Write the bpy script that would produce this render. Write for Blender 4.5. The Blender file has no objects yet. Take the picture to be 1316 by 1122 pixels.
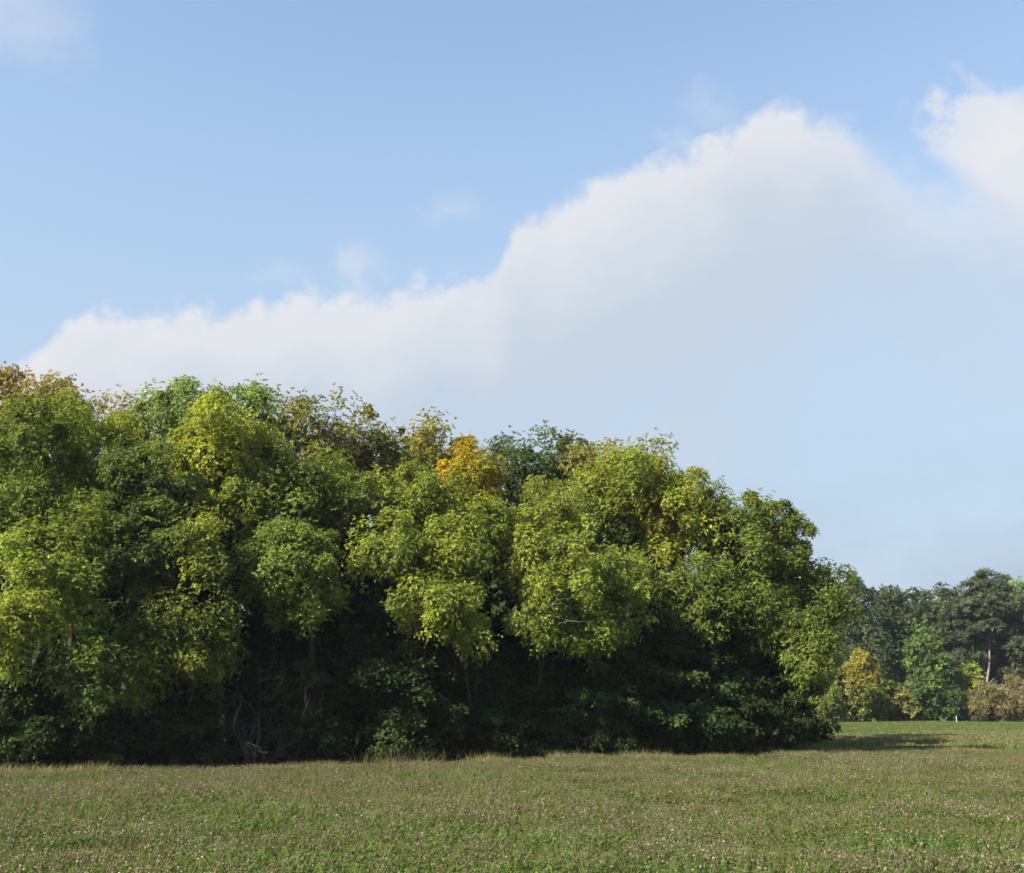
import bpy, math, random
import numpy as np
from mathutils import Vector

# ------------------------------------------------------------------ camera, world, sun, exposure
scene = bpy.context.scene
FPX, CX, CY, HOR, EYE = 1411.0, 658.0, 561.0, 902.0, 2.2      # focal length and centre in photo pixels, horizon row, eye height
PITCH = math.atan((HOR - CY) / FPX)
SUN_AZ_BEHIND, SUN_EL = math.radians(36), math.radians(37.5)     # from the left, a little behind the camera
EXPOSURE = 1.3

cam_d = bpy.data.cameras.new('camera'); cam = bpy.data.objects.new('camera', cam_d)
scene.collection.objects.link(cam)
cam_d.sensor_width = 36.0; cam_d.lens = 36.0 * FPX / 1316.0
cam_d.clip_start = 0.1; cam_d.clip_end = 3000
cam.location = (0, 0, EYE); cam.rotation_euler = (math.radians(90) + PITCH, 0, 0)
scene.camera = cam

def ray(px, py):
    u, v = (px - CX) / FPX, (CY - py) / FPX
    c, s = math.cos(PITCH), math.sin(PITCH)
    return np.array([u, c - s * v, s + c * v])
def at(px, py, depth):
    r = ray(px, py); r = r * (depth / r[1]); r[2] += EYE
    return r
def azel(px, py):
    r = ray(px, py); r /= np.linalg.norm(r)
    return math.degrees(math.atan2(r[0], r[1])), math.degrees(math.asin(r[2]))

to_sun = Vector((-math.cos(SUN_AZ_BEHIND) * math.cos(SUN_EL), -math.sin(SUN_AZ_BEHIND) * math.cos(SUN_EL), math.sin(SUN_EL)))
sd = bpy.data.lights.new('sun', 'SUN'); sd.energy = 5.0; sd.angle = math.radians(0.55); sd.color = (1.0, 0.94, 0.84)
sun = bpy.data.objects.new('sun', sd); scene.collection.objects.link(sun)
sun.location = (-30, -20, 40); sun.rotation_euler = to_sun.to_track_quat('Z', 'Y').to_euler()

class NT:
    """small helper for node trees"""
    def __init__(s, tree): s.t = tree
    def n(s, typ, ins=None, **props):
        nd = s.t.nodes.new(typ)
        for k, v in props.items(): setattr(nd, k, v)
        for k, v in (ins or {}).items():
            if isinstance(v, bpy.types.NodeSocket): s.t.links.new(v, nd.inputs[k])
            else: nd.inputs[k].default_value = v
        return nd
    def m(s, op, a, b=None, c=None, clamp=False):
        nd = s.t.nodes.new('ShaderNodeMath'); nd.operation = op; nd.use_clamp = clamp
        for i, v in enumerate((a, b, c)):
            if v is None: continue
            if isinstance(v, bpy.types.NodeSocket): s.t.links.new(v, nd.inputs[i])
            else: nd.inputs[i].default_value = v
        return nd.outputs[0]
    def smooth(s, v, a, b, lo=0.0, hi=1.0):
        nd = s.n('ShaderNodeMapRange', interpolation_type='SMOOTHSTEP')
        for i, x in enumerate((v, a, b, lo, hi)):
            if isinstance(x, bpy.types.NodeSocket): s.t.links.new(x, nd.inputs[i])
            else: nd.inputs[i].default_value = x
        return nd.outputs[0]

def build_world():
    w = bpy.data.worlds.new('World'); scene.world = w; w.use_nodes = True
    t = NT(w.node_tree); w.node_tree.nodes.clear()
    sky = t.n('ShaderNodeTexSky', sky_type='NISHITA', sun_disc=False)
    sky.sun_elevation = SUN_EL
    sky.sun_rotation = math.radians(270) - SUN_AZ_BEHIND
    sky.air_density = 1.35; sky.dust_density = 0.5; sky.ozone_density = 1.1; sky.altitude = 60
    bg_sky = t.n('ShaderNodeBackground', {'Color': sky.outputs[0], 'Strength': 0.099})
    tc = t.n('ShaderNodeTexCoord'); gen = tc.outputs['Generated']
    sep = t.n('ShaderNodeSeparateXYZ', {0: gen})
    az = t.m('DEGREES', t.m('ARCTAN2', sep.outputs[0], sep.outputs[1]))
    el = t.m('DEGREES', t.m('ARCSINE', sep.outputs[2]))
    def noise(scale, detail, rough=0.55, off=0.0, stretch=1.0):
        mp = t.n('ShaderNodeMapping', {'Vector': gen, 'Location': (off, off * .7, off * .3), 'Scale': (1, 1, stretch)})
        nz = t.n('ShaderNodeTexNoise', {'Vector': mp.outputs[0], 'Scale': scale, 'Detail': detail, 'Roughness': rough})
        return t.m('SUBTRACT', nz.outputs[0], 0.5)
    nbig, nfine, nsoft = noise(9, 3, .5, 5.2), noise(24, 9, .6, 2.9), noise(7, 6, .6, 8.3, 1.6)
    bump = t.m('ADD', t.m('MULTIPLY', t.m('ABSOLUTE', noise(13, 2, .5, 6.4)), 4.5), t.m('MULTIPLY', t.m('ABSOLUTE', noise(36, 4, .55, 9.1)), 3.2))
    bump = t.m('SUBTRACT', bump, .65)
    # warped direction coordinates
    azw = t.m('ADD', az, t.m('MULTIPLY', nfine, 1.6))
    elw = t.m('SUBTRACT', t.m('ADD', t.m('ADD', el, t.m('MULTIPLY', nfine, 1.8)), t.m('MULTIPLY', nbig, .8)), bump)
    az2 = t.m('ADD', az, t.m('MULTIPLY', nfine, 6.0)); el2 = t.m('ADD', el, t.m('MULTIPLY', t.m('ADD', nfine, t.m('MULTIPLY', nbig, .5)), -5.0))
    def curve(pts, lo, hi):
        nd = t.n('ShaderNodeFloatCurve', {'Value': t.m('DIVIDE', t.m('ADD', azw, 35.0), 70.0, clamp=True)})
        c = nd.mapping.curves[0]; n = len(pts)
        for i, (a, v) in enumerate(pts):
            x, y = (a + 35) / 70, (v - lo) / (hi - lo)
            if i == 0: c.points[0].location = (x, y)
            elif i == n - 1: c.points[len(c.points) - 1].location = (x, y)
            else: c.points.new(x, y)
        nd.mapping.update()
        return t.m('ADD', t.m('MULTIPLY', nd.outputs[0], hi - lo), lo)
    tops = [(-200, 500), (-60, 480), (20, 458), (60, 430), (100, 396), (150, 382), (200, 392), (255, 386), (300, 390), (350, 370), (440, 362),
            (500, 362), (560, 345), (632, 332), (655, 292), (670, 275), (720, 262), (760, 232), (820, 196), (890, 186), (940, 150), (990, 126),
            (1030, 120), (1075, 128), (1110, 148), (1150, 172), (1200, 186), (1250, 196), (1316, 215), (1420, 300), (1520, 400)]
    top = curve([azel(*p) for p in tops], 0, 40)
    thick = curve([(-35, 5.0), (azel(0, 500)[0], 5.5), (azel(300, 500)[0], 7.0), (azel(600, 500)[0], 9.0), (azel(760, 400)[0], 12.0),
                   (azel(950, 300)[0], 14.0), (azel(1060, 300)[0], 10.5), (azel(1200, 300)[0], 8.5), (azel(1316, 300)[0], 8.0), (35, 4.5)], 0, 20)
    d = t.m('SUBTRACT', top, elw)
    soft = t.smooth(az, azel(980, 300)[0], azel(1230, 300)[0], 1.2, 3.8)
    edge = t.smooth(d, -0.05, soft)
    rel = t.m('DIVIDE', t.m('ADD', d, t.m('MULTIPLY', nsoft, 9.0)), thick)
    low = t.m('MULTIPLY', t.smooth(rel, 0.58, 1.6, 1.0, 0.0), t.smooth(az, azel(1000, 300)[0], azel(1250, 300)[0], 1.0, .72))
    a_main = t.m('MULTIPLY', edge, t.m('MULTIPLY', low, 0.90))
    # separate puffs
    def puff(px, py, rx, ry, amp, soft=0.55):
        a0, e0 = azel(px, py)
        u = t.m('DIVIDE', t.m('SUBTRACT', az2, a0), rx / 24.6); v = t.m('DIVIDE', t.m('SUBTRACT', el2, e0), ry / 24.6)
        r = t.m('SQRT', t.m('ADD', t.m('MULTIPLY', u, u), t.m('MULTIPLY', v, v)))
        return t.smooth(r, 1.0, soft, 0.0, amp)
    a = a_main
    for p in [(1262, 165, 80, 66, .80, .5), (1330, 205, 105, 105, .85, .35), (1360, 330, 95, 80, .35, .0), (0, 20, 150, 70, .35, 0.), (350, 338, 55, 24, .22, 0.),
              (460, 345, 50, 45, .4, 0.), (585, 275, 60, 42, .22, 0.), (868, 172, 34, 26, .22, 0.), (1180, 440, 170, 120, .28, 0.), (905, 135, 55, 30, .2, 0.),
              (1300, 500, 120, 70, .3, 0.)]:
        pf = puff(*p)
        a = t.m('SUBTRACT', 1.0, t.m('MULTIPLY', t.m('SUBTRACT', 1.0, a), t.m('SUBTRACT', 1.0, pf)))
    a = t.m('MULTIPLY', a, 1.0, clamp=True)
    # pale haze towards the horizon all round
    veil = t.m('MULTIPLY', t.smooth(t.m('ADD', el, t.m('MULTIPLY', nsoft, 7.0)), 2.0, 38.0, 0.98, 0.10), t.m('ADD', t.m('MULTIPLY', nsoft, .5), 1.0), clamp=True)
    bg_hz = t.n('ShaderNodeBackground', {'Color': (.188, .234, .294, 1), 'Strength': 1.0})
    sk = t.n('ShaderNodeMixShader', {0: veil, 1: bg_sky.outputs[0], 2: bg_hz.outputs[0]})
    # cloud body: sunlit rim, greyer depth
    shade = t.smooth(t.m('ADD', t.m('ADD', d, t.m('MULTIPLY', nsoft, 7.0)), t.m('MULTIPLY', bump, -1.0)), 0.3, 8.0)
    col = t.n('ShaderNodeMix', {0: shade, 6: (.335, .335, .345, 1), 7: (.236, .266, .306, 1)}, data_type='RGBA')
    bg_cl = t.n('ShaderNodeBackground', {'Color': col.outputs[2], 'Strength': 1.0})
    mix = t.n('ShaderNodeMixShader', {0: a, 1: sk.outputs[0], 2: bg_cl.outputs[0]})
    t.n('ShaderNodeOutputWorld', {0: mix.outputs[0]})
build_world()

scene.view_settings.view_transform = 'Standard'; scene.view_settings.look = 'None'
scene.view_settings.exposure = EXPOSURE; scene.view_settings.gamma = 1.0
scene.view_settings.use_curve_mapping = False
scene.render.engine = 'CYCLES'
cy = scene.cycles
cy.max_bounces = 6; cy.diffuse_bounces = 3; cy.glossy_bounces = 2; cy.transmission_bounces = 4; cy.transparent_max_bounces = 4
cy.caustics_reflective = False; cy.caustics_refractive = False
cy.use_denoising = True; cy.filter_width = 1.6

# ------------------------------------------------------------------ helpers
RNG = np.random.default_rng(7)
COL = scene.collection
def setp(o, label=None, cat=None, group=None, kind=None):
    for k, v in (('label', label), ('category', cat), ('group', group), ('kind', kind)):
        if v: o[k] = v
    return o
def link(o, parent=None, col=None):
    (col or COL).objects.link(o)
    if parent: o.parent = parent
    return o
def norm(v): return v / np.maximum(np.linalg.norm(v, axis=-1, keepdims=True), 1e-9)

def mesh_np(name, verts, nsides, faces, mat, cols=None, smooth=False):
    """verts (N,3); faces (M,nsides) int; cols (M,3) per face"""
    me = bpy.data.meshes.new(name)
    M = len(faces)
    me.vertices.add(len(verts)); me.vertices.foreach_set('co', np.ascontiguousarray(verts, np.float32).ravel())
    me.loops.add(M * nsides); me.loops.foreach_set('vertex_index', np.ascontiguousarray(faces, np.int32).ravel())
    me.polygons.add(M); me.polygons.foreach_set('loop_start', np.arange(0, M * nsides, nsides, dtype=np.int32))
    if smooth: me.polygons.foreach_set('use_smooth', np.ones(M, bool))
    if cols is not None:
        at_ = me.attributes.new('col', 'FLOAT_COLOR', 'FACE')
        c4 = np.ones((M, 4), np.float32); c4[:, :3] = cols
        at_.data.foreach_set('color', c4.ravel())
    me.update(calc_edges=True); me.materials.append(mat)
    return me

class Tubes:
    def __init__(s): s.v = []; s.f = []; s.c = []; s.n = 0
    def add(s, pts, rad, sides=6, col=(.1, .08, .06)):
        pts = np.asarray(pts, float); rad = np.asarray(rad, float); n = len(pts)
        d = norm(np.gradient(pts, axis=0))
        ref = np.where(np.abs(d[:, 2:3]) > .9, np.array([[1., 0, 0]]), np.array([[0, 0, 1.]]))
        e1 = norm(np.cross(d, ref)); e2 = np.cross(d, e1)
        a = np.arange(sides) * 2 * math.pi / sides
        ring = pts[:, None] + rad[:, None, None] * (np.cos(a)[None, :, None] * e1[:, None] + np.sin(a)[None, :, None] * e2[:, None])
        s.v.append(ring.reshape(-1, 3))
        i = np.arange(n - 1)[:, None] * sides; j = np.arange(sides)[None]; k = (j + 1) % sides
        q = np.stack([i + j, i + k, i + sides + k, i + sides + j], -1).reshape(-1, 4) + s.n
        s.f.append(q); s.c.append(np.tile(col, (len(q), 1))); s.n += n * sides
    def mesh(s, name, mat):
        return mesh_np(name, np.concatenate(s.v), 4, np.concatenate(s.f), mat, np.concatenate(s.c), smooth=True)

def bez(a, b, c, n):
    t = np.linspace(0, 1, n)[:, None]
    return (1 - t) ** 2 * a + 2 * t * (1 - t) * b + t * t * c

# ------------------------------------------------------------------ materials
def new_mat(name):
    m = bpy.data.materials.new(name); m.use_nodes = True; m.node_tree.nodes.clear()
    return m, NT(m.node_tree)
def leaf_material(name, transl=0.35, gloss=0.02, rough=0.5, gain=1.0):
    m, t = new_mat(name)
    at_ = t.n('ShaderNodeAttribute', attribute_name='col')
    geo = t.n('ShaderNodeNewGeometry')
    nz = t.n('ShaderNodeTexNoise', {'Vector': geo.outputs['Position'], 'Scale': 0.9, 'Detail': 3.0})
    val = t.m('MULTIPLY', t.m('ADD', t.m('MULTIPLY', nz.outputs[0], 0.7), 0.65), gain)
    hs = t.n('ShaderNodeHueSaturation', {'Color': at_.outputs['Color'], 'Value': val, 'Hue': t.m('ADD', t.m('MULTIPLY', nz.outputs[0], 0.03), 0.487)})
    di = t.n('ShaderNodeBsdfDiffuse', {'Color': hs.outputs[0]})
    tr_c = t.n('ShaderNodeMix', {0: 1.0, 6: hs.outputs[0], 7: (1.15, 1.2, .55, 1)}, data_type='RGBA', blend_type='MULTIPLY')
    tr = t.n('ShaderNodeBsdfTranslucent', {'Color': tr_c.outputs[2]})
    mx = t.n('ShaderNodeMixShader', {0: transl, 1: di.outputs[0], 2: tr.outputs[0]})
    gl = t.n('ShaderNodeBsdfGlossy', {'Color': (1, 1, 1, 1), 'Roughness': rough})
    mx2 = t.n('ShaderNodeMixShader', {0: gloss, 1: mx.outputs[0], 2: gl.outputs[0]})
    t.n('ShaderNodeOutputMaterial', {0: mx2.outputs[0]})
    return m
def bark_material():
    m, t = new_mat('bark')
    at_ = t.n('ShaderNodeAttribute', attribute_name='col'); geo = t.n('ShaderNodeNewGeometry')
    mp = t.n('ShaderNodeMapping', {'Vector': geo.outputs['Position'], 'Scale': (9, 9, 2.0)})
    nz = t.n('ShaderNodeTexNoise', {'Vector': mp.outputs[0], 'Scale': 2.0, 'Detail': 6.0, 'Roughness': .65})
    hs = t.n('ShaderNodeHueSaturation', {'Color': at_.outputs['Color'], 'Value': t.m('ADD', t.m('MULTIPLY', nz.outputs[0], 1.3), .35)})
    bp = t.n('ShaderNodeBump', {'Height': nz.outputs[0], 'Strength': .6, 'Distance': .03})
    p = t.n('ShaderNodeBsdfPrincipled', {'Base Color': hs.outputs[0], 'Roughness': .9, 'Normal': bp.outputs[0]})
    p.inputs['Specular IOR Level'].default_value = .2
    t.n('ShaderNodeOutputMaterial', {0: p.outputs[0]})
    return m
def soil_material(name, c1, c2, scale):
    m, t = new_mat(name); geo = t.n('ShaderNodeNewGeometry')
    n1 = t.n('ShaderNodeTexNoise', {'Vector': geo.outputs['Position'], 'Scale': scale, 'Detail': 8.0, 'Roughness': .7})
    n2 = t.n('ShaderNodeTexNoise', {'Vector': geo.outputs['Position'], 'Scale': scale * .07, 'Detail': 4.0})
    f = t.smooth(t.m('ADD', t.m('MULTIPLY', n1.outputs[0], .6), t.m('MULTIPLY', n2.outputs[0], .4)), .35, .65)
    c = t.n('ShaderNodeMix', {0: f, 6: (*c1, 1), 7: (*c2, 1)}, data_type='RGBA')
    bp = t.n('ShaderNodeBump', {'Height': n1.outputs[0], 'Strength': .8, 'Distance': .05})
    p = t.n('ShaderNodeBsdfPrincipled', {'Base Color': c.outputs[2], 'Roughness': 1.0, 'Normal': bp.outputs[0]})
    p.inputs['Specular IOR Level'].default_value = .05
    t.n('ShaderNodeOutputMaterial', {0: p.outputs[0]})
    return m
LEAF = leaf_material('leaf', .44, .012, .55)
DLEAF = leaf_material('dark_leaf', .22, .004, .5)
HERB = leaf_material('herb', .30, .01, .6, .90)
BARK = bark_material()
SOIL = soil_material('meadow_soil', (.045, .040, .018), (.075, .075, .025), 3.0)
LITTER = soil_material('leaf_litter', (.030, .020, .012), (.055, .036, .018), 4.0)

# ------------------------------------------------------------------ ground
EA, EB = np.array([-15.6, 33.4]), np.array([12.4, 44.0])       # foot of the woodland edge, left to right
EM = (EB[1] - EA[1]) / (EB[0] - EA[0])
def edge(px):
    k = (px - CX) / FPX
    return (EA[1] - EM * EA[0]) / (1 - EM * k)
def edge_y(x): return EA[1] + EM * (x - EA[0])

def grid_sheet(name, xs, ys, zf, mat, parent=None):
    X, Y = np.meshgrid(xs, ys); Z = zf(X, Y)
    v = np.stack([X, Y, Z], -1).reshape(-1, 3); nx = len(xs)
    i = (np.arange(len(ys) - 1)[:, None] * nx + np.arange(nx - 1)[None]).ravel()
    f = np.stack([i, i + 1, i + nx + 1, i + nx], -1)
    return link(bpy.data.objects.new(name, mesh_np(name, v, 4, f, mat, smooth=True)), parent)
def gz(X, Y): return 0.05 * np.sin(X * .31 + 1.0) * np.sin(Y * .23) + .03 * np.sin(X * .11 + Y * .17)
xs = np.concatenate([np.linspace(-700, -90, 14), np.linspace(-80, 120, 101), np.linspace(130, 700, 14)])
ys = np.concatenate([np.linspace(-500, -30, 12), np.linspace(-24, 160, 93), np.linspace(175, 900, 16)])
setp(grid_sheet('ground', xs, ys, gz, SOIL), 'grassy meadow soil under the clover and the far field', kind='structure')
# woodland floor: a strip behind the edge line
tt = np.linspace(0, 1, 41); dd = np.linspace(0, 1, 13)
def floor_xy(X, Y): return X, Y
T, D = np.meshgrid(tt, dd)
PX = EA[0] - 24 + (EB[0] - EA[0] + 24) * T; PY = edge_y(PX) + .5 + D * 26
fv = np.stack([PX, PY, gz(PX, PY) + .012], -1).reshape(-1, 3)
i = (np.arange(12)[:, None] * 41 + np.arange(40)[None]).ravel()
o = link(bpy.data.objects.new('woodland_floor', mesh_np('woodland_floor', fv, 4, np.stack([i, i + 1, i + 42, i + 41], -1), LITTER, smooth=True)))
setp(o, 'brown leaf litter on the floor of the wood', kind='structure')

# ------------------------------------------------------------------ foliage
def leaf_quads(c, u, v, l, w):
    """diamond leaves: centre c, long axis u, short axis v"""
    a = u * l[:, None] * .5; b = v * w[:, None] * .5
    return np.stack([c - a, c + b - a * .1, c + a, c - b - a * .1], 1).reshape(-1, 3)

def foliage(rng, cen, rad, col, n_ros=140, n_leaf=2, n_q=3, leaf_len=.15, ql=.093, qw=.063, flat=.95, droop=.3, up=.3, axis=None, colvar=.22):
    """clumps of leaf rosettes; cen (N,3), rad (N,), col (N,3)"""
    N = len(cen); R = N * n_ros
    ci = np.repeat(np.arange(N), n_ros)
    d = norm(rng.normal(size=(R, 3)) + np.array([0, 0, up]) + (norm((cen - axis) * [1, 1, .4])[ci] * .55 if axis is not None else 0))
    r = rad[ci] * (.30 + .78 * rng.random(R) ** .6)
    wob = 1 + .25 * np.sin(d[:, 0] * 5 + ci) * np.cos(d[:, 1] * 6 + ci * 1.7)
    base = cen[ci] + d * (r * wob)[:, None] * np.array([1, 1, flat])
    n = norm(d + np.array([0, 0, .5]) + rng.normal(size=(R, 3)) * .35)
    e1 = norm(np.cross(n, rng.normal(size=(R, 3)))); e2 = np.cross(n, e1)
    K = R * n_leaf; ri = np.repeat(np.arange(R), n_leaf)
    ph = (np.tile(np.arange(n_leaf), R) + rng.random(K) * .8) * 2 * math.pi / n_leaf
    tan = np.cos(ph)[:, None] * e1[ri] + np.sin(ph)[:, None] * e2[ri]
    ld = norm(tan * .9 + n[ri] * rng.uniform(-.1, .9, (K, 1)))
    L = leaf_len * rng.uniform(.65, 1.3, K)
    Q = K * n_q; ki = np.repeat(np.arange(K), n_q); qi = np.tile(np.arange(n_q), K)
    s = (qi + .55) / n_q
    c = base[ri][ki] + ld[ki] * (L[ki] * s)[:, None]; c[:, 2] -= droop * L[ki] * s * s
    dirq = norm(ld[ki] - np.array([0, 0, 1]) * (droop * 1.6 * s)[:, None])
    lat = norm(np.cross(dirq, n[ri][ki] + rng.normal(size=(Q, 3)) * .25))
    sg = np.where(qi % 2 == 0, 1., -1.); sg[qi == n_q - 1] = 0
    u = norm(dirq * .7 + lat * (sg * .75)[:, None] + rng.normal(size=(Q, 3)) * .12)
    nn = norm(np.cross(u, lat + rng.normal(size=(Q, 3)) * .3) + rng.normal(size=(Q, 3)) * .3)
    v = norm(np.cross(nn, u))
    c = c + lat * (sg * ql * .28)[:, None]
    l = ql * rng.uniform(.7, 1.3, Q); w = qw * rng.uniform(.75, 1.3, Q)
    a_ = u * l[:, None] * .5; b_ = v * w[:, None] * .5
    verts = np.stack([c - a_ + b_, c + a_ + b_ * rng.uniform(-.7, .7, (Q, 1)), c - a_ * .8 - b_], 1).reshape(-1, 3)
    cr = col[ci] * np.exp(rng.normal(size=(R, 1)) * .12)
    cc = cr[ri][ki] * np.exp(rng.normal(size=(Q, 1)) * colvar) * (1 + rng.normal(size=(Q, 3)) * .06)
    return verts, np.clip(cc, .003, .8)

def leaf_mesh(name, verts, cols, mat):
    k = len(verts) // len(cols)
    return mesh_np(name, verts, k, np.arange(len(verts), dtype=np.int32).reshape(-1, k), mat, cols)

def lobe_clumps(rng, c, r, R, dens=1.0, inner=.3):
    """clump centres over an ellipsoid's outer shell and a few inside"""
    area = 4 * math.pi * ((r[0] * r[1]) ** 1.6 / 3 + (r[0] * r[2]) ** 1.6 / 3 + (r[1] * r[2]) ** 1.6 / 3) ** (1 / 1.6)
    n = max(4, int(dens * area / (R * R * 2.1)))
    i = np.arange(n) + .5; ph = i * 2.39996 + rng.random() * 6; z = 1 - 2 * i / n
    d = np.stack([np.sqrt(1 - z * z) * np.cos(ph), np.sqrt(1 - z * z) * np.sin(ph), z], -1)
    d = norm(d + rng.normal(size=d.shape) * .22)
    ph3 = rng.random(3) * 6
    lump = 1 + .16 * np.sin(d[:, :1] * 3.7 + ph3[0]) * np.sin(d[:, 1:2] * 3.1 + ph3[1]) + .12 * np.sin(d[:, 2:] * 5.3 + d[:, :1] * 2.3 + ph3[2])
    sh = d * (rng.uniform(.60, 1.08, (n, 1))) * lump
    stray = rng.random((n, 1)) < .14; sh = np.where(stray, sh * rng.uniform(1.0, 1.22, (n, 1)), sh)
    m = int(n * inner); inn = norm(rng.normal(size=(m, 3))) * rng.uniform(.15, .6, (m, 1))
    p = np.concatenate([sh, inn]) * r + c
    return p

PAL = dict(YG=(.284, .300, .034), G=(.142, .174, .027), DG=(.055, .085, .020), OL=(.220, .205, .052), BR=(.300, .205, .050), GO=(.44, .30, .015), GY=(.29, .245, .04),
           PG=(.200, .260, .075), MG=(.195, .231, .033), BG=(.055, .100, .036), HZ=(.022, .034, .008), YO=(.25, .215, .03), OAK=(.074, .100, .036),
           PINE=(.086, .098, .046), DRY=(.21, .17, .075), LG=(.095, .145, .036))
BK = (.055, .048, .040)

def tree(name, label, cat, lobes, col, alt=None, altf=.25, base=None, base_depth=None, R=.68, dens=.93, group=None, seed=0, mat=None,
         trunk_r=.17, bark=BK, limb_vis=1.0, far=None, fk=None, push=0.0):
    """lobes: (px, py, rx, ry, depth offset from the woodland edge) - real ellipsoids at that depth"""
    rng = np.random.default_rng(1000 + seed)
    fk = dict(fk or {})
    L = []
    for (px, py, rx, ry, off) in lobes:
        off += push
        dep = (far if far else edge(px)) + off
        c = at(px, py, dep); s = np.linalg.norm(c - np.array([0, 0, EYE])) / math.sqrt(FPX ** 2 + (px - CX) ** 2 + (py - CY) ** 2)
        L.append((c, np.array([rx * s, (rx * .55 + ry * .45) * s, ry * s])))
    w = np.array([l[1][0] * l[1][2] for l in L]); cen = sum(l[0] * wi for l, wi in zip(L, w)) / w.sum()
    if base is None: bx, by = cen[0], cen[1]
    else:
        bd = base_depth if base_depth else (far if far else edge(base)) + 3.0
        q = at(base, HOR + 20, bd); bx, by = q[0], bd
    bz = float(gz(bx, by))
    root = bpy.data.objects.new(name, None); root.location = (bx, by, bz); root.empty_display_size = .5
    link(root); setp(root, label, cat, group)
    off0 = np.array([bx, by, bz])
    C = np.concatenate([lobe_clumps(rng, c - off0, np.maximum(r - .10 * R, .45 * r), R, dens) for c, r in L])
    C = C[C[:, 2] > .35]
    rad = R * np.where(rng.random(len(C)) < .35, rng.uniform(.35, .65, len(C)), rng.uniform(.75, 1.35, len(C)))
    main = np.array(PAL[col]); cc = np.tile(main, (len(C), 1)) * np.exp(rng.normal(size=(len(C), 1)) * .16)
    if alt:
        sel = rng.random(len(C)) < altf
        cc[sel] = cc[sel] * .35 + np.array(PAL[alt]) * .65
    ax = cen - off0
    V, K = foliage(rng, C, rad, cc, axis=ax, **fk)
    link(bpy.data.objects.new('crown', leaf_mesh('crown', V, K, mat or LEAF)), root)
    # trunk, limbs, branches to every clump
    tb = Tubes(); bc = np.array(bark)
    topz = max(l[0][2] + l[1][2] * .45 for l in L) - bz
    hl = max(L, key=lambda l: l[0][2] + l[1][2]); hub = hl[0] - off0; topz = float(hub[2] + hl[1][2] * .1); hub[2] = topz
    side = rng.normal(size=3) * [.35, .35, 0]
    tp = bez(np.array([0, 0, -.3]), np.array([ax[0] * .2, ax[1] * .2, topz * .45]) + side, hub, 12)
    tr = trunk_r * (1 - np.linspace(0, 1, 12) * .82); tr[0] *= 1.35
    tb.add(tp, tr, 9, bc)
    limbs = [(tp, tr)]
    for c, r in L:
        lc = c - off0
        for q in range(3):
            tgt = lc + np.clip(rng.normal(size=3), -1.1, 1.1) * r * .42
            zatt = np.clip(tgt[2] - rng.uniform(.8, 2.2) - .25 * np.linalg.norm(tgt[:2]), topz * .14, topz * .85)
            k = int(np.argmin(np.abs(tp[:, 2] - zatt))); p0 = tp[k]
            mid = p0 * .45 + tgt * .55 + np.array([0, 0, rng.uniform(-.2, .5)]) + rng.normal(size=3) * .25
            lp = bez(p0, mid, tgt, 8); lr = np.linspace(min(tr[k] * .62, .1), .022, 8)
            tb.add(lp, lr, 6, bc * rng.uniform(.85, 1.15)); limbs.append((lp, lr))
    P = np.concatenate([l[0] for l in limbs]); PR = np.concatenate([l[1] for l in limbs])
    for c in C:
        dist = np.linalg.norm(P - c, axis=1) + np.where(P[:, 2] > c[2] + .3, 1.5, 0)
        k = int(np.argmin(dist)); p0 = P[k]
        mid = (p0 + c) / 2 + rng.normal(size=3) * .18 + np.array([0, 0, .12])
        tb.add(bez(p0, mid, c, 5), np.linspace(min(.032, PR[k] * .6), .010, 5), 4, bc)
        for _ in range(2):
            e = c + norm(rng.normal(size=3) + [0, 0, .4]) * R * .8
            tb.add(np.array([c - (c - p0) * .15, (c + e) / 2 + rng.normal(size=3) * .06, e]), [.012, .008, .004], 3, bc)
    link(bpy.data.objects.new('trunk', tb.mesh('trunk', BARK)), root)
    return root

# ------------------------------------------------------------------ the wood: rear and skyline trees
WOOD = 'trees of the wood'
BACK = dict(n_ros=98, n_leaf=2, n_q=3, ql=.115, qw=.08)
tree('maple_tree', 'orange-brown autumn tree on the skyline at the upper left corner of the wood', 'tree',
     [(18, 528, 62, 46, 9), (82, 536, 44, 38, 9)], 'BR', 'OL', .3, dens=1.1, seed=101, group=WOOD, R=.85, fk=BACK)
tree('ash_tree', 'small gold-brown tree top poking between the orange tree and the pale green tree', 'tree',
     [(176, 548, 32, 36, 8), (190, 600, 40, 40, 8)], 'OL', 'BR', .45, seed=2, group=WOOD, R=.8, fk=BACK)
tree('ash_tree', 'tallest pale green tree of the skyline, behind the yellow-green crown', 'tree',
     [(245, 535, 66, 50, 7), (322, 542, 42, 50, 7)], 'PG', 'MG', .3, seed=3, group=WOOD, R=.85, fk=BACK)
tree('ash_tree', 'olive-brown tree with thin twiggy top, next to the tallest pale green tree', 'tree',
     [(398, 565, 52, 52, 6), (468, 590, 48, 50, 6.5), (420, 620, 50, 45, 6)], 'OL', 'DG', .3, seed=4, group=WOOD, R=.8, dens=.85, fk=BACK)
tree('ash_tree', 'olive-yellow rounded tree top directly above the golden crown', 'tree',
     [(560, 592, 64, 46, 8)], 'YO', 'OL', .5, seed=5, group=WOOD, R=.8, fk=BACK)
tree('oak_tree', 'dark green rounded tree top on the skyline, beside the golden crown', 'tree',
     [(670, 612, 58, 56, 10)], 'DG', 'G', .4, seed=6, group=WOOD, R=.85, fk=BACK)
tree('oak_tree', 'small blue-green tree top peeping over the skyline behind the dark green tree', 'tree',
     [(735, 594, 34, 30, 15)], 'BG', 'DG', .3, seed=7, group=WOOD, R=.85, fk=BACK)
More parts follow.
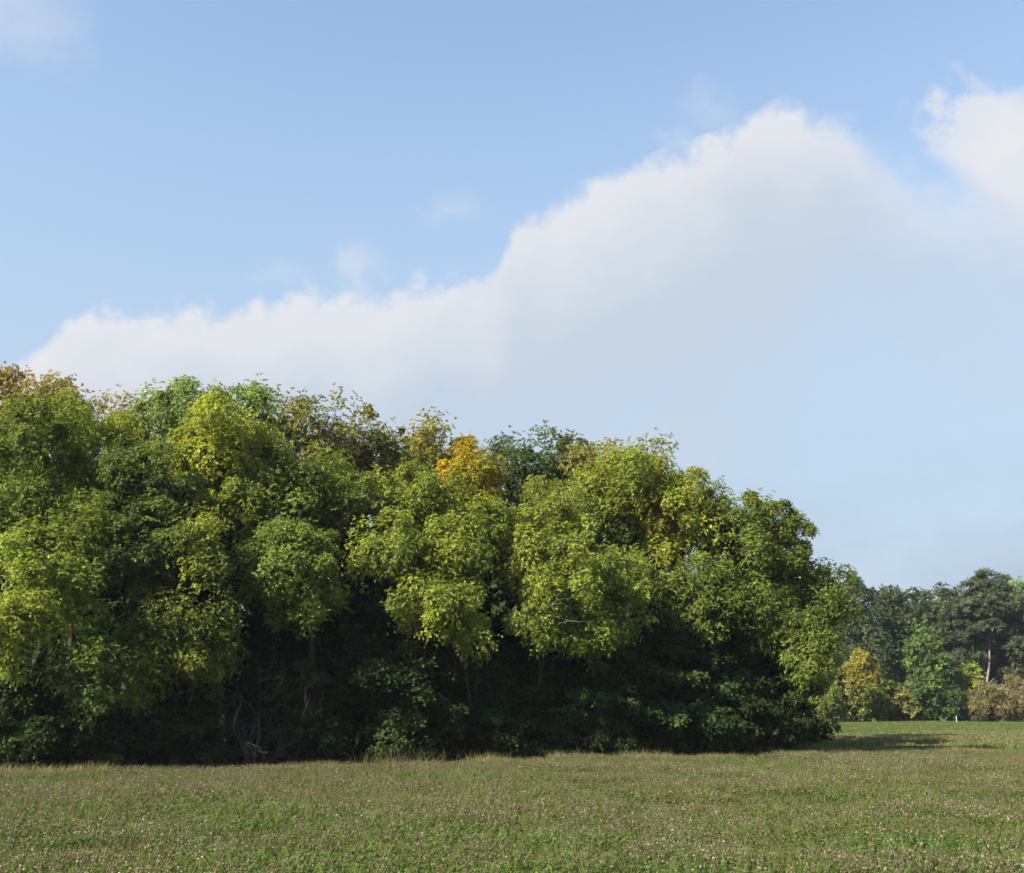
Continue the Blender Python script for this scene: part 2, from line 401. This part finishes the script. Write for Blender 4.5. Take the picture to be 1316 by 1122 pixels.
tree('ash_tree', 'brownish olive tree top behind the broad yellow-green crown', 'tree',
     [(775, 610, 58, 36, 8), (830, 612, 32, 34, 8)], 'OL', 'YO', .45, seed=8, group=WOOD, R=.75, fk=BACK)
tree('ash_tree', 'dark tree half hidden behind the right end of the wood', 'tree',
     [(955, 735, 52, 52, 8), (990, 765, 50, 50, 13), (1036, 795, 32, 46, 18), (1036, 795, 30, 44, 10), (900, 860, 90, 60, 10), (975, 860, 70, 60, 9)], 'DG', 'G', .3, seed=9, group=WOOD, R=.9, fk=BACK)

# ------------------------------------------------------------------ the wood: front trees
tree('ash_tree', 'green ash crown at the left picture edge, below the orange-brown tree', 'tree',
     [(28, 575, 56, 60, 3), (20, 670, 60, 66, 2.5)], 'G', 'MG', .3, base=-20, seed=11, group=WOOD, push=-.5)
tree('ash_tree', 'yellowish green crown between the left edge tree and the dark green tree', 'tree',
     [(110, 575, 50, 58, 4.5), (120, 655, 50, 50, 4)], 'MG', 'YG', .4, seed=12, group=WOOD, push=-.5)
tree('ash_tree', 'yellow-green crown in front of the tallest pale green tree', 'tree',
     [(275, 575, 62, 55, 3.2), (300, 640, 60, 45, 3.2), (325, 600, 40, 40, 3.5)], 'YG', 'MG', .3, base=285, seed=13, group=WOOD, push=-.5)
tree('ash_tree', 'dark green ash with a forked trunk showing below its crown', 'tree',
     [(185, 630, 66, 60, 2.4), (165, 715, 58, 48, 2.0), (215, 705, 50, 55, 2.2), (128, 858, 34, 44, .4)], 'G', 'DG', .5, base=157, base_depth=edge(157) + 2.6, seed=14, group=WOOD, push=-.5, trunk_r=.19)
tree('ash_tree', 'olive-green low crown of lit clumps at the left picture edge', 'tree',
     [(62, 728, 58, 40, .8), (18, 800, 46, 62, .2), (98, 680, 36, 36, 1.4), (90, 790, 30, 30, .8)], 'MG', 'YG', .45, base=10, base_depth=edge(10) + 3, seed=15, group=WOOD, push=-.5)
tree('ash_tree', 'small maple-like tree with drooping green clumps and one yellow clump above', 'tree',
     [(225, 825, 58, 54, 1.9), (185, 880, 22, 30, 1.6), (268, 860, 24, 36, 1.6), (250, 692, 30, 32, .8), (264, 732, 16, 22, .6)], 'G', 'YG', .3, base=232, base_depth=edge(232) + 2.8, seed=16, group=WOOD, push=-.5, trunk_r=.13)
tree('ash_tree', 'green ash crown left of the centre, below the olive-brown tree', 'tree',
     [(372, 715, 64, 52, 1.3), (345, 640, 50, 45, 3), (415, 640, 60, 50, 3.2), (395, 770, 46, 34, 1.5)], 'G', 'MG', .35, base=400, seed=17, group=WOOD, push=-.5)
tree('ash_tree', 'slim tree with a golden yellow crown near the skyline', 'tree',
     [(592, 608, 30, 26, 5), (612, 640, 30, 26, 5)], 'GO', 'YG', .4, seed=18, group=WOOD, push=-.5, R=.6, trunk_r=.11)
tree('ash_tree', 'bright yellow-green ash in the middle with a low hanging lit bough', 'tree',
     [(540, 655, 66, 50, 2.8), (505, 705, 40, 40, 1.2), (578, 712, 44, 40, 1.2), (625, 680, 30, 45, 2.5), (560, 778, 52, 32, .3), (604, 815, 20, 24, .2)], 'MG', 'YG', .45,
     base=617, base_depth=edge(617) + 2.8, seed=19, group=WOOD, push=-.5, trunk_r=.17)
tree('ash_tree', 'broad yellow-green ash with pale dead branches, largest crown right of centre', 'tree',
     [(795, 640, 92, 48, 4), (705, 690, 58, 50, 2.8), (715, 745, 60, 50, .8), (780, 755, 50, 56, 1.6), (690, 800, 34, 30, .3), (760, 815, 42, 26, .6), (788, 698, 44, 36, 4.5)], 'MG', 'YG', .3,
     base=680, base_depth=edge(680) + 3.0, seed=20, group=WOOD, push=-.5, trunk_r=.2)
tree('ash_tree', 'yellowing crown between the broad ash and the green trees at the right end', 'tree',
     [(868, 675, 46, 56, 3), (850, 640, 36, 40, 3.4), (838, 715, 40, 36, 4)], 'YG', 'YO', .3, base=905, seed=21, group=WOOD, push=-.5, R=.7)
tree('ash_tree', 'green ash with an upright rounded top, second from the right end', 'tree',
     [(938, 682, 52, 54, 2.4), (905, 765, 50, 46, 1.8), (950, 770, 40, 45, 2.2)], 'G', 'MG', .3, base=935, seed=22, group=WOOD, push=-.5)
tree('ash_tree', 'green ash at the right end of the wood, sloping down to the field', 'tree',
     [(1005, 698, 40, 50, 2.4), (1045, 770, 36, 56, 2.6), (990, 790, 55, 55, 2), (1035, 835, 40, 50, .3)], 'G', 'MG', .3, base=1005, base_depth=edge(1005) + 3, seed=23, group=WOOD, push=-.5)

# pale dead branches in the broad ash
broad = [o for o in COL.objects if o.get('label', '').startswith('broad yellow-green')][0]
tb = Tubes(); o0 = np.array(broad.location); rng = np.random.default_rng(3)
def smooth_line(P, n=14):
    t = np.linspace(0, len(P) - 1, n); P = np.stack([np.interp(t, np.arange(len(P)), P[:, k]) for k in range(3)], -1)
    for _ in range(2): P[1:-1] = (P[:-2] + 2 * P[1:-1] + P[2:]) / 4
    P[1:-1] += rng.normal(size=P[1:-1].shape) * .015
    return P
for pts in [[(745, 800), (722, 796), (706, 778), (716, 771), (742, 768)], [(706, 778), (722, 775), (735, 782)], [(718, 801), (738, 798), (762, 800)]]:
    P = np.array([at(x, y, edge(x) - 1.5) for x, y in pts]) - o0; P = smooth_line(P)
    tb.add(P, np.linspace(.017, .005, len(P)), 6, (.17, .15, .125))
link(bpy.data.objects.new('dead_branch', tb.mesh('dead_branch', BARK)), broad)['label'] = 'pale bare dead branch among the leaves'

# ------------------------------------------------------------------ dark shrubs along the foot of the wood
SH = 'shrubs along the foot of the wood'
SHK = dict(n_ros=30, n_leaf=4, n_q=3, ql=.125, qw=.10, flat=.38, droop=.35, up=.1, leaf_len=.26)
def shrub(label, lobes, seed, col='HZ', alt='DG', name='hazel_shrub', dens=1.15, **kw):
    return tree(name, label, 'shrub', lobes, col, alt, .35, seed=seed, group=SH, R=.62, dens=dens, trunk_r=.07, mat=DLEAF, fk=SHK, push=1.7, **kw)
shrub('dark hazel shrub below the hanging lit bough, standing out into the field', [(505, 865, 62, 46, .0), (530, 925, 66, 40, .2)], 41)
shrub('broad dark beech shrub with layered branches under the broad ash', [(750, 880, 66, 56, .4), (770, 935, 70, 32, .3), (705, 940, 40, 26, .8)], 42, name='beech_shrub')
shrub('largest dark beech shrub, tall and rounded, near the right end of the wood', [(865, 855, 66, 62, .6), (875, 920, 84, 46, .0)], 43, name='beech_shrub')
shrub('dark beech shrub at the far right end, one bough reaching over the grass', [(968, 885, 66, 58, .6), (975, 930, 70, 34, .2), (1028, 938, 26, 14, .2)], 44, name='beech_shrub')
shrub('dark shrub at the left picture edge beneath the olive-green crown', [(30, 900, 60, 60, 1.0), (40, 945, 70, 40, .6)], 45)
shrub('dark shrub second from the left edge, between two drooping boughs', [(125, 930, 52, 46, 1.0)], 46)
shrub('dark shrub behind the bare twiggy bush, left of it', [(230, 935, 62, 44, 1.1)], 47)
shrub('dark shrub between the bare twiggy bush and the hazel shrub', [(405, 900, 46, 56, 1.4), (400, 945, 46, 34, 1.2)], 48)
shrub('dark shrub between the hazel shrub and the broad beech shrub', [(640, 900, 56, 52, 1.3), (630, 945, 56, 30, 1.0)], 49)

# bare twiggy bush
def bare_bush(name, label, px, depth, h, seed, col, n0=6, cat='shrub', group=SH, spread=.5, lv=4):
    rng = np.random.default_rng(seed); p = at(px, HOR + 20, depth); bz = float(gz(p[0], depth))
    tb = Tubes()
    def grow(p0, d, ln, r, lev):
        d = norm(d); n = 5; pts = [p0]
        for i in range(n):
            d = norm(d + rng.normal(size=3) * .2 + np.array([0, 0, .05])); pts.append(pts[-1] + d * ln / n)
        rr = np.linspace(r, r * .55, n + 1)
        tb.add(pts, rr, 6 if lev < 2 else 4, np.array(col) * rng.uniform(.75, 1.2))
        if lev < lv:
            for _ in range(rng.integers(2, 5)):
                k = rng.integers(1, n + 1)
                grow(pts[k], d + rng.normal(size=3) * .65, ln * rng.uniform(.5, .8), rr[k] * .62, lev + 1)
    for i in range(n0):
        a = rng.random() * 6.28
        grow(np.array([math.cos(a) * .18, math.sin(a) * .18, -.2]), np.array([math.cos(a) * spread, math.sin(a) * spread, 1]), h * rng.uniform(.4, .6), .045 * h / 3, 0)
    r = link(bpy.data.objects.new(name, tb.mesh(name, BARK))); r.location = (p[0], depth, bz)
    return setp(r, label, cat, group)
bare_bush('bare_bush', 'leafless twiggy grey bush at the foot of the wood, left of the middle', 328, edge(328) + 2.0, 4.2, 5, (.05, .043, .034), 7)
bare_bush('dead_sapling', 'small pale leafless sapling in front of the dark hazel shrub', 500, edge(500) - .5, 1.3, 9, (.10, .09, .075), 2, 'sapling', lv=2)

# ------------------------------------------------------------------ undergrowth: the dark inside of the wood
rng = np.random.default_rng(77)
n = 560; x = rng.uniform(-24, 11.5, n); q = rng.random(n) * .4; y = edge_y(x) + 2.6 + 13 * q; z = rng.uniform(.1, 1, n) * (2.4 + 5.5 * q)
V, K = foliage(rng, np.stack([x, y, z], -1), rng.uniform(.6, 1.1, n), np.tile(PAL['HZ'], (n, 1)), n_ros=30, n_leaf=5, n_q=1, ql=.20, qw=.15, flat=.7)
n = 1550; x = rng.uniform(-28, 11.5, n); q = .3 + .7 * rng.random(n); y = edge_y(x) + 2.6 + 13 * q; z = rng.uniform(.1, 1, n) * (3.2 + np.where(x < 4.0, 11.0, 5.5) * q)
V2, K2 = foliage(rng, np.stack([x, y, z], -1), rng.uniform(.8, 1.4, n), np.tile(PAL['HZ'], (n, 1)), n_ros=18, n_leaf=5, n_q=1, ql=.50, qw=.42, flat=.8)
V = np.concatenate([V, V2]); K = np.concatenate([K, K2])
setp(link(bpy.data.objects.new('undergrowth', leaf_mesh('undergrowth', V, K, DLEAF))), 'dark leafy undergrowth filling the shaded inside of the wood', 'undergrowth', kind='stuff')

# ------------------------------------------------------------------ far wood across the field
FAR = 'trees across the far field'
FD = 128.0
FK = dict(n_ros=42, n_leaf=4, n_q=3, leaf_len=.38, ql=.25, qw=.18, droop=.15)
def ftree(name, label, lobes, col, alt=None, altf=.3, seed=0, R=1.25, cat='tree', group=FAR, far=FD, **kw):
    fk = dict(FK); fk.update(kw.pop('fk', {}))
    return tree(name, label, cat, lobes, col, alt, altf, seed=seed, group=group, R=R, far=far, fk=fk, trunk_r=kw.pop('trunk_r', .32), **kw)
ftree('oak_tree', 'dark broad oak across the field, next to the end of the near wood', [(1105, 800, 40, 46, 6), (1150, 800, 38, 48, 6), (1120, 860, 50, 46, 7)], 'OAK', 'DG', .3, 61)
ftree('oak_tree', 'dark oak across the field, behind the pine and its conical green bush', [(1212, 792, 36, 36, 8), (1190, 840, 36, 40, 8), (1200, 880, 44, 40, 9)], 'OAK', 'PINE', .3, 62)
ftree('oak_tree', 'dark oak at the right picture edge, behind the pine', [(1330, 800, 40, 42, 9), (1320, 860, 46, 46, 9)], 'OAK', 'DG', .3, 63)
ftree('poplar_tree', 'pale green tree top at the right picture edge above the dark oak', [(1316, 772, 24, 22, 16), (1330, 830, 40, 50, 16)], 'PG', 'G', .3, 64)
PK = dict(flat=.5, ql=.34, qw=.12, n_q=3, n_ros=50, droop=.0, up=.5)
ftree('pine_tree', 'tall pine across the field with pale bare trunks and tiered dark crown', [(1268, 760, 26, 22, 0), (1262, 782, 46, 16, 0), (1240, 790, 24, 20, 0), (1295, 792, 28, 18, 0), (1262, 808, 44, 18, 0),
      (1228, 815, 22, 16, 0), (1300, 835, 28, 16, 0), (1235, 850, 24, 14, 0), (1302, 868, 20, 14, 0), (1262, 838, 18, 12, 1.5), (1225, 875, 18, 14, 1), (1290, 855, 22, 14, 3)], 'PINE', 'OAK', .3, 65, R=1.15, dens=1.15, bark=(.15, .125, .105), fk=PK, base=1266, base_depth=FD, trunk_r=.26)
pine = [o for o in COL.objects if o.name.startswith('pine_tree')][0]
tb = Tubes(); o0 = np.array(pine.location)
for pts in [[(1262, 925), (1258, 880), (1252, 850), (1250, 828)], [(1264, 925), (1268, 880), (1272, 850), (1271, 815)]]:
    tb.add(np.array([at(a, b, FD - 1.2) for a, b in pts]) - o0, [.17, .15, .12, .08], 8, (.21, .18, .155))
link(bpy.data.objects.new('side_trunk', tb.mesh('side_trunk', BARK)), pine)
ftree('birch_tree', 'small golden yellow tree across the field beside the end of the near wood', [(1106, 850, 11, 12, -9), (1098, 862, 12, 11, -9), (1116, 860, 12, 14, -9), (1108, 868, 16, 12, -9)], 'GY', 'YO', .3, 66, R=.6, dens=.9, fk=dict(ql=.20, qw=.14, n_ros=24), trunk_r=.14)
FB = 'bushes across the far field'
def fbush(label, lobes, col, alt, seed, name='bush', far=FD - 8, R=1.0, **kw):
    return ftree(name, label, lobes, col, alt, .35, seed, R=R, cat='bush', group=FB, far=far, trunk_r=.1, **kw)
fbush('olive-green rounded bush beneath the small golden tree', [(1102, 896, 34, 24, 0), (1125, 894, 20, 24, 0)], 'G', 'OL', 71)
fbush('dark olive bush tucked against the right end of the near wood', [(1066, 892, 22, 28, 0)], 'G', 'DG', 72)
fbush('light green conical bush between the golden tree and the pine', [(1194, 890, 32, 32, 0), (1190, 845, 17, 32, 0), (1214, 905, 24, 18, 0)], 'LG', 'G', 73)
fbush('low olive-brown bush at the left foot of the conical green bush', [(1156, 904, 14, 18, 0)], 'OL', 'DRY', 74, R=.8)
fbush('small yellow-green bush beside the bare pine trunks', [(1247, 872, 14, 13, 1)], 'MG', 'OL', 75, R=.8)
DK = dict(ql=.17, qw=.09, n_ros=40, n_leaf=3, n_q=2, up=.5)
fbush('dry tan bush in front of the bare pine trunks', [(1260, 903, 12, 20, -1), (1252, 912, 10, 12, -1)], 'DRY', 'OL', 76, R=.55, fk=DK, bark=(.17, .14, .09))
fbush('tall dry tan bush at the right picture edge, by the field', [(1308, 898, 13, 25, -1), (1320, 900, 12, 22, -1)], 'DRY', 'OL', 77, R=.55, fk=DK, bark=(.17, .14, .09))
fbush('dry tan bush between the pine trunks and the right picture edge', [(1284, 902, 13, 20, -1.5)], 'DRY', 'OL', 78, R=.55, fk=DK, bark=(.17, .14, .09))
# low dark growth closing the far wood
n = 420; rng = np.random.default_rng(78); x = rng.uniform(34, 76, n); y = rng.uniform(FD + 8, FD + 24, n); z = rng.uniform(.3, 10, n)
V, K = foliage(rng, np.stack([x, y, z], -1), rng.uniform(1.2, 2.0, n), np.tile(PAL['OAK'], (n, 1)), n_ros=20, n_leaf=5, n_q=1, ql=.7, qw=.6)
setp(link(bpy.data.objects.new('undergrowth', leaf_mesh('undergrowth', V, K, DLEAF))), 'dark undergrowth inside the far wood', 'undergrowth', kind='stuff')
# marker post
tb = Tubes(); p = at(1229, 921, FD - 14)
tb.add(np.array([[0, 0, -.2], [0, 0, .7], [0, 0, .8], [0, 0, .82]]), [.05, .05, .045, .02], 8, (.42, .42, .38))
o = link(bpy.data.objects.new('marker_post', tb.mesh('marker_post', BARK))); o.location = (p[0], FD - 14, 0)
setp(o, 'small white post at the far field edge below the conical green bush', 'post')

# ------------------------------------------------------------------ field: clover, fringe grass, far grass (instanced tiles)
def blades(rng, n, size, h0, h1, w, cols, lean=.35):
    p = np.stack([rng.uniform(-size / 2, size / 2, n), rng.uniform(-size / 2, size / 2, n), np.zeros(n)], -1)
    h = rng.uniform(h0, h1, n); a = rng.random(n) * 6.28
    d = norm(np.stack([rng.normal(size=n) * lean, rng.normal(size=n) * lean, np.ones(n)], -1))
    wv = np.stack([np.cos(a), np.sin(a), np.zeros(n)], -1) * (w * rng.uniform(.6, 1.3, n))[:, None]
    m = p + d * (h * .6)[:, None]; tip = p + d * h[:, None] + np.stack([rng.normal(size=n), rng.normal(size=n), np.zeros(n)], -1) * (h * .18)[:, None]
    V = np.concatenate([np.stack([p - wv * .5, p + wv * .5, m + wv * .45, m - wv * .45], 1), np.stack([m - wv * .45, m + wv * .45, tip + wv * .08, tip - wv * .08], 1)]).reshape(-1, 3)
    c = np.array(cols)[rng.integers(0, len(cols), n)] * np.exp(rng.normal(size=(n, 1)) * .2)
    return V, np.concatenate([c, c])
def clover_tile(name, seed, size, n_leaf, n_head, n_blade, leafcol, headcols, hmax=.26):
    rng = np.random.default_rng(seed)
    n = n_leaf
    hz = .04 + (hmax - .06) * rng.random(n) ** .7
    p = np.stack([rng.uniform(-size / 2, size / 2, n), rng.uniform(-size / 2, size / 2, n), hz], -1)
    nrm = norm(rng.normal(size=(n, 3)) * .45 + [0, 0, 1]); e1 = norm(np.cross(nrm, rng.normal(size=(n, 3)))); e2 = np.cross(nrm, e1)
    V = []; K = []
    lc = np.array(leafcol) * np.exp(rng.normal(size=(n, 1)) * .25) * (1 + rng.normal(size=(n, 3)) * .1)
    for k in range(3):
        a = k * 2.094; u = math.cos(a) * e1 + math.sin(a) * e2; v = np.cross(nrm, u)
        s = rng.uniform(.022, .042, n)
        V.append(leaf_quads(p + u * (s * .55)[:, None], norm(u - nrm * .25), v, s, s * .8)); K.append(lc)
    # stems
    V1, K1 = blades(rng, n_blade, size, .12, hmax + .14, .008, [(.100, .126, .028), (.132, .136, .038), (.080, .110, .024), (.165, .148, .054)]); V.append(V1); K.append(K1)
    # flower heads: little faceted globes on stems
    m = n_head; hp = np.stack([rng.uniform(-size / 2, size / 2, m), rng.uniform(-size / 2, size / 2, m), hmax * rng.uniform(.75, 1.2, m)], -1)
    hc = np.array([c for c, w in headcols]); pw = np.array([w for c, w in headcols], float); pw /= pw.sum()
    cc = hc[rng.choice(len(hc), m, p=pw)] * np.exp(rng.normal(size=(m, 1)) * .18); r = rng.uniform(.008, .0145, m)
    sides = 5; top = []
    for k in range(sides):
        a, b = k * 2 * math.pi / sides, (k + 1) * 2 * math.pi / sides
        A = np.array([math.cos(a), math.sin(a), 0.]); B = np.array([math.cos(b), math.sin(b), 0.])
        up_, dn = np.array([0, 0, 1.15]), np.array([0, 0, -.8])
        lo = [dn, B * .75 + dn * .45, A * .0 + (A + B) * .5, A * .75 + dn * .45]
        V.append(np.stack([hp + q * r[:, None] for q in (A * .8 + dn * .5, B * .8 + dn * .5, B * .95 + up_ * .3, A * .95 + up_ * .3)], 1).reshape(-1, 3)); K.append(cc * .9)
        V.append(np.stack([hp + q * r[:, None] for q in (A * .95 + up_ * .3, B * .95 + up_ * .3, (A + B) * .25 + up_ * .95, up_)], 1).reshape(-1, 3)); K.append(cc)
    st = np.stack([hp * [1, 1, 0], hp * [1, 1, 0] + [.005, 0, 0], hp + [.003, 0, 0], hp], 1).reshape(-1, 3); V.append(st); K.append(np.tile((.13, .12, .05), (m, 1)))
    V = np.concatenate(V); K = np.concatenate(K)
    return bpy.data.objects.new(name, leaf_mesh(name, V, np.clip(K, .005, .8), HERB))

def scatter_stuff(name, label, cat, tiles, pts, idx, rot, scl):
    """ONE stuff object: tiles instanced on points by geometry nodes"""
    col = bpy.data.collections.new(name + '_tiles')
    for k, t in enumerate(tiles): t.name = '%s_tile_%d' % (name, k); col.objects.link(t)
    me = bpy.data.meshes.new(name); me.from_pydata([tuple(p) for p in pts], [], [])
    for nm, typ, data in (('tile', 'INT', idx), ('turn', 'FLOAT', rot), ('size', 'FLOAT', scl)):
        a = me.attributes.new(nm, typ, 'POINT'); a.data.foreach_set('value', np.asarray(data, np.int32 if typ == 'INT' else np.float32))
    ob = link(bpy.data.objects.new(name, me))
    ng = bpy.data.node_groups.new(name + '_nodes', 'GeometryNodeTree')
    ng.interface.new_socket('Geometry', in_out='INPUT', socket_type='NodeSocketGeometry')
    ng.interface.new_socket('Geometry', in_out='OUTPUT', socket_type='NodeSocketGeometry')
    N, Lk = ng.nodes, ng.links
    gi, go = N.new('NodeGroupInput'), N.new('NodeGroupOutput')
    ci = N.new('GeometryNodeCollectionInfo'); ci.inputs[0].default_value = col; ci.inputs[1].default_value = True; ci.inputs[2].default_value = True
    ip = N.new('GeometryNodeInstanceOnPoints'); ip.inputs['Pick Instance'].default_value = True
    def attr(nm, typ):
        a = N.new('GeometryNodeInputNamedAttribute'); a.data_type = typ; a.inputs[0].default_value = nm
        return [s for s in a.outputs if s.enabled and s.name == 'Attribute'][0]
    cx = N.new('ShaderNodeCombineXYZ'); Lk.new(attr('turn', 'FLOAT'), cx.inputs[2])
    Lk.new(gi.outputs[0], ip.inputs['Points']); Lk.new(ci.outputs[0], ip.inputs['Instance'])
    Lk.new(attr('tile', 'INT'), ip.inputs['Instance Index']); Lk.new(cx.outputs[0], ip.inputs['Rotation']); Lk.new(attr('size', 'FLOAT'), ip.inputs['Scale'])
    Lk.new(ip.outputs[0], go.inputs[0])
    md = ob.modifiers.new('scatter', 'NODES'); md.node_group = ng
    return setp(ob, label, cat, kind='stuff')

HEADS_B = [((.15, .105, .065), 6), ((.22, .155, .115), 4), ((.27, .19, .15), 2.0), ((.34, .31, .23), .9), ((.40, .33, .04), .15)]
HEADS_P = [((.14, .10, .065), 4), ((.27, .185, .145), 4), ((.36, .29, .235), 1.3), ((.42, .34, .03), .2)]
GRN = (.095, .136, .023)
S = 1.5
tiles = [clover_tile('c', 300, S, 1900, 170, 800, GRN, HEADS_B), clover_tile('c', 301, S, 2000, 100, 650, (.092, .142, .025), HEADS_B, .24),
         clover_tile('c', 302, S, 1700, 260, 900, (.095, .118, .026), HEADS_B, .28), clover_tile('c', 303, S, 1800, 250, 650, (.088, .132, .025), HEADS_P, .27),
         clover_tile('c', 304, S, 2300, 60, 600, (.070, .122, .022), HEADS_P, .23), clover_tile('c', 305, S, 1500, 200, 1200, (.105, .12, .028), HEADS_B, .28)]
rng = np.random.default_rng(90); P = []; I = []
st = 1.05
for yy in np.arange(8.5, 49, st):
    for xx in np.arange(-26, 30, st):
        x, y = xx + rng.uniform(-.3, .3), yy + rng.uniform(-.3, .3)
        if abs(x) > y * .50 + 3: continue
        lim = edge_y(x) - .9 if x < 12.4 else 46.5 + .02 * (x - 12)
        if y > min(lim, 46.8): continue
        f = math.sin(x * .55 + 1.3 * math.sin(y * .37)) + math.sin(y * .62 + x * .21) + rng.normal() * .9
        k = 4 if f < -1.7 else 1 if f < -.6 else 0 if f < .5 else 5 if f < 1.0 else 2 if f < 1.6 else 3
        if y < 22 and k == 5: k = 3
        if y < 13.2 and rng.random() < .75: k = 4 if rng.random() < .6 else 1  # mostly darker, lusher tiles along the near edge, standing in for shade there
        P.append((x, y, float(gz(x, y)))); I.append(k)
n = len(P)
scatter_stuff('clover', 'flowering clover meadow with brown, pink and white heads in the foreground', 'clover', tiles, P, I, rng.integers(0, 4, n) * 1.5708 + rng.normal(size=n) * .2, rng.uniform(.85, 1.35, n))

def grass_tile(seed, size, n, h0, h1, w, cols, lean=.35):
    V, c = blades(np.random.default_rng(seed), n, size, h0, h1, w, cols, lean)
    return bpy.data.objects.new('g', leaf_mesh('g', V, np.clip(c, .005, .8), HERB))
STRAW = [(.32, .27, .12), (.25, .225, .085), (.17, .175, .055), (.36, .30, .15)]
tiles = [grass_tile(400 + k, 1.2, 650, .15, .42 + .08 * k, .009, STRAW, .35) for k in range(3)] + [grass_tile(404, 1.6, 160, .15, .85, .010, [(.12, .12, .04), (.10, .07, .04), (.07, .09, .025)], .3)]
P = []
for x in np.arange(-24, 13, .7):
    for r in range(2):
        if rng.random() < .18: continue
        xx = x + rng.uniform(-.3, .3); yy = edge_y(xx) - .2 - .7 * r + rng.uniform(-.3, .3); P.append((xx, yy, float(gz(xx, yy))))
for x in np.arange(12.5, 30, .5): xx = x + rng.uniform(-.3, .3); yy = 46.3 + rng.uniform(-.4, .4); P.append((xx, yy, float(gz(xx, yy)) - .02))
n = len(P)
scatter_stuff('fringe_grass', 'pale straw-coloured grass along the edge of the clover', 'grass', tiles, P, rng.choice(4, n, p=[.28, .28, .26, .18]), rng.random(n) * 6.28, rng.uniform(.6, 1.1, n))

FG = [(.10, .145, .028), (.12, .16, .034), (.085, .125, .026), (.15, .15, .05)]
FT = [(.14, .15, .05), (.18, .165, .07), (.10, .13, .034), (.20, .17, .08)]
tiles = [grass_tile(410, 3, 2600, .10, .24, .05, FG), grass_tile(411, 3, 2600, .12, .28, .05, FG), grass_tile(412, 3, 2600, .12, .26, .05, FT), grass_tile(413, 3, 2600, .15, .34, .05, FT)]
P = []; I = []
for yy in np.arange(47.5, FD - 4, 2.3):
    for xx in np.arange(9, 75, 2.3):
        x, y = xx + rng.uniform(-.5, .5), yy + rng.uniform(-.5, .5)
        if not (.20 * y < x < .50 * y + 3): continue
        P.append((x, y, float(gz(x, y)))); tan = math.exp(-((y - 68 - 4 * math.sin(x * .2)) / 12) ** 2) + rng.normal() * .15
        I.append((2 if rng.random() < .5 else 3) if tan > .5 else (0 if rng.random() < .5 else 1))
n = len(P)
scatter_stuff('field_grass', 'short green and tan grass of the far field beyond the clover', 'grass', tiles, P, I, rng.random(n) * 6.28, rng.uniform(.85, 1.15, n))

# ------------------------------------------------------------------ haze
hm, ht = new_mat('air'); pv = ht.n('ShaderNodeVolumePrincipled', {'Color': (.86, .92, 1.0, 1), 'Density': .00018, 'Anisotropy': .2})
ht.n('ShaderNodeOutputMaterial', {'Volume': pv.outputs[0]})
x0, x1, y0, y1, z0, z1 = -720, 720, -520, 920, -1.3, 30
hv = np.array([(x, y, z) for z in (z0, z1) for y in (y0, y1) for x in (x0, x1)], float)
hf = np.array([(0, 2, 3, 1), (4, 5, 7, 6), (0, 1, 5, 4), (2, 6, 7, 3), (0, 4, 6, 2), (1, 3, 7, 5)])
setp(link(bpy.data.objects.new('haze', mesh_np('haze', hv, 4, hf, hm))), 'thin pale haze in the air over the field', 'haze', kind='stuff')
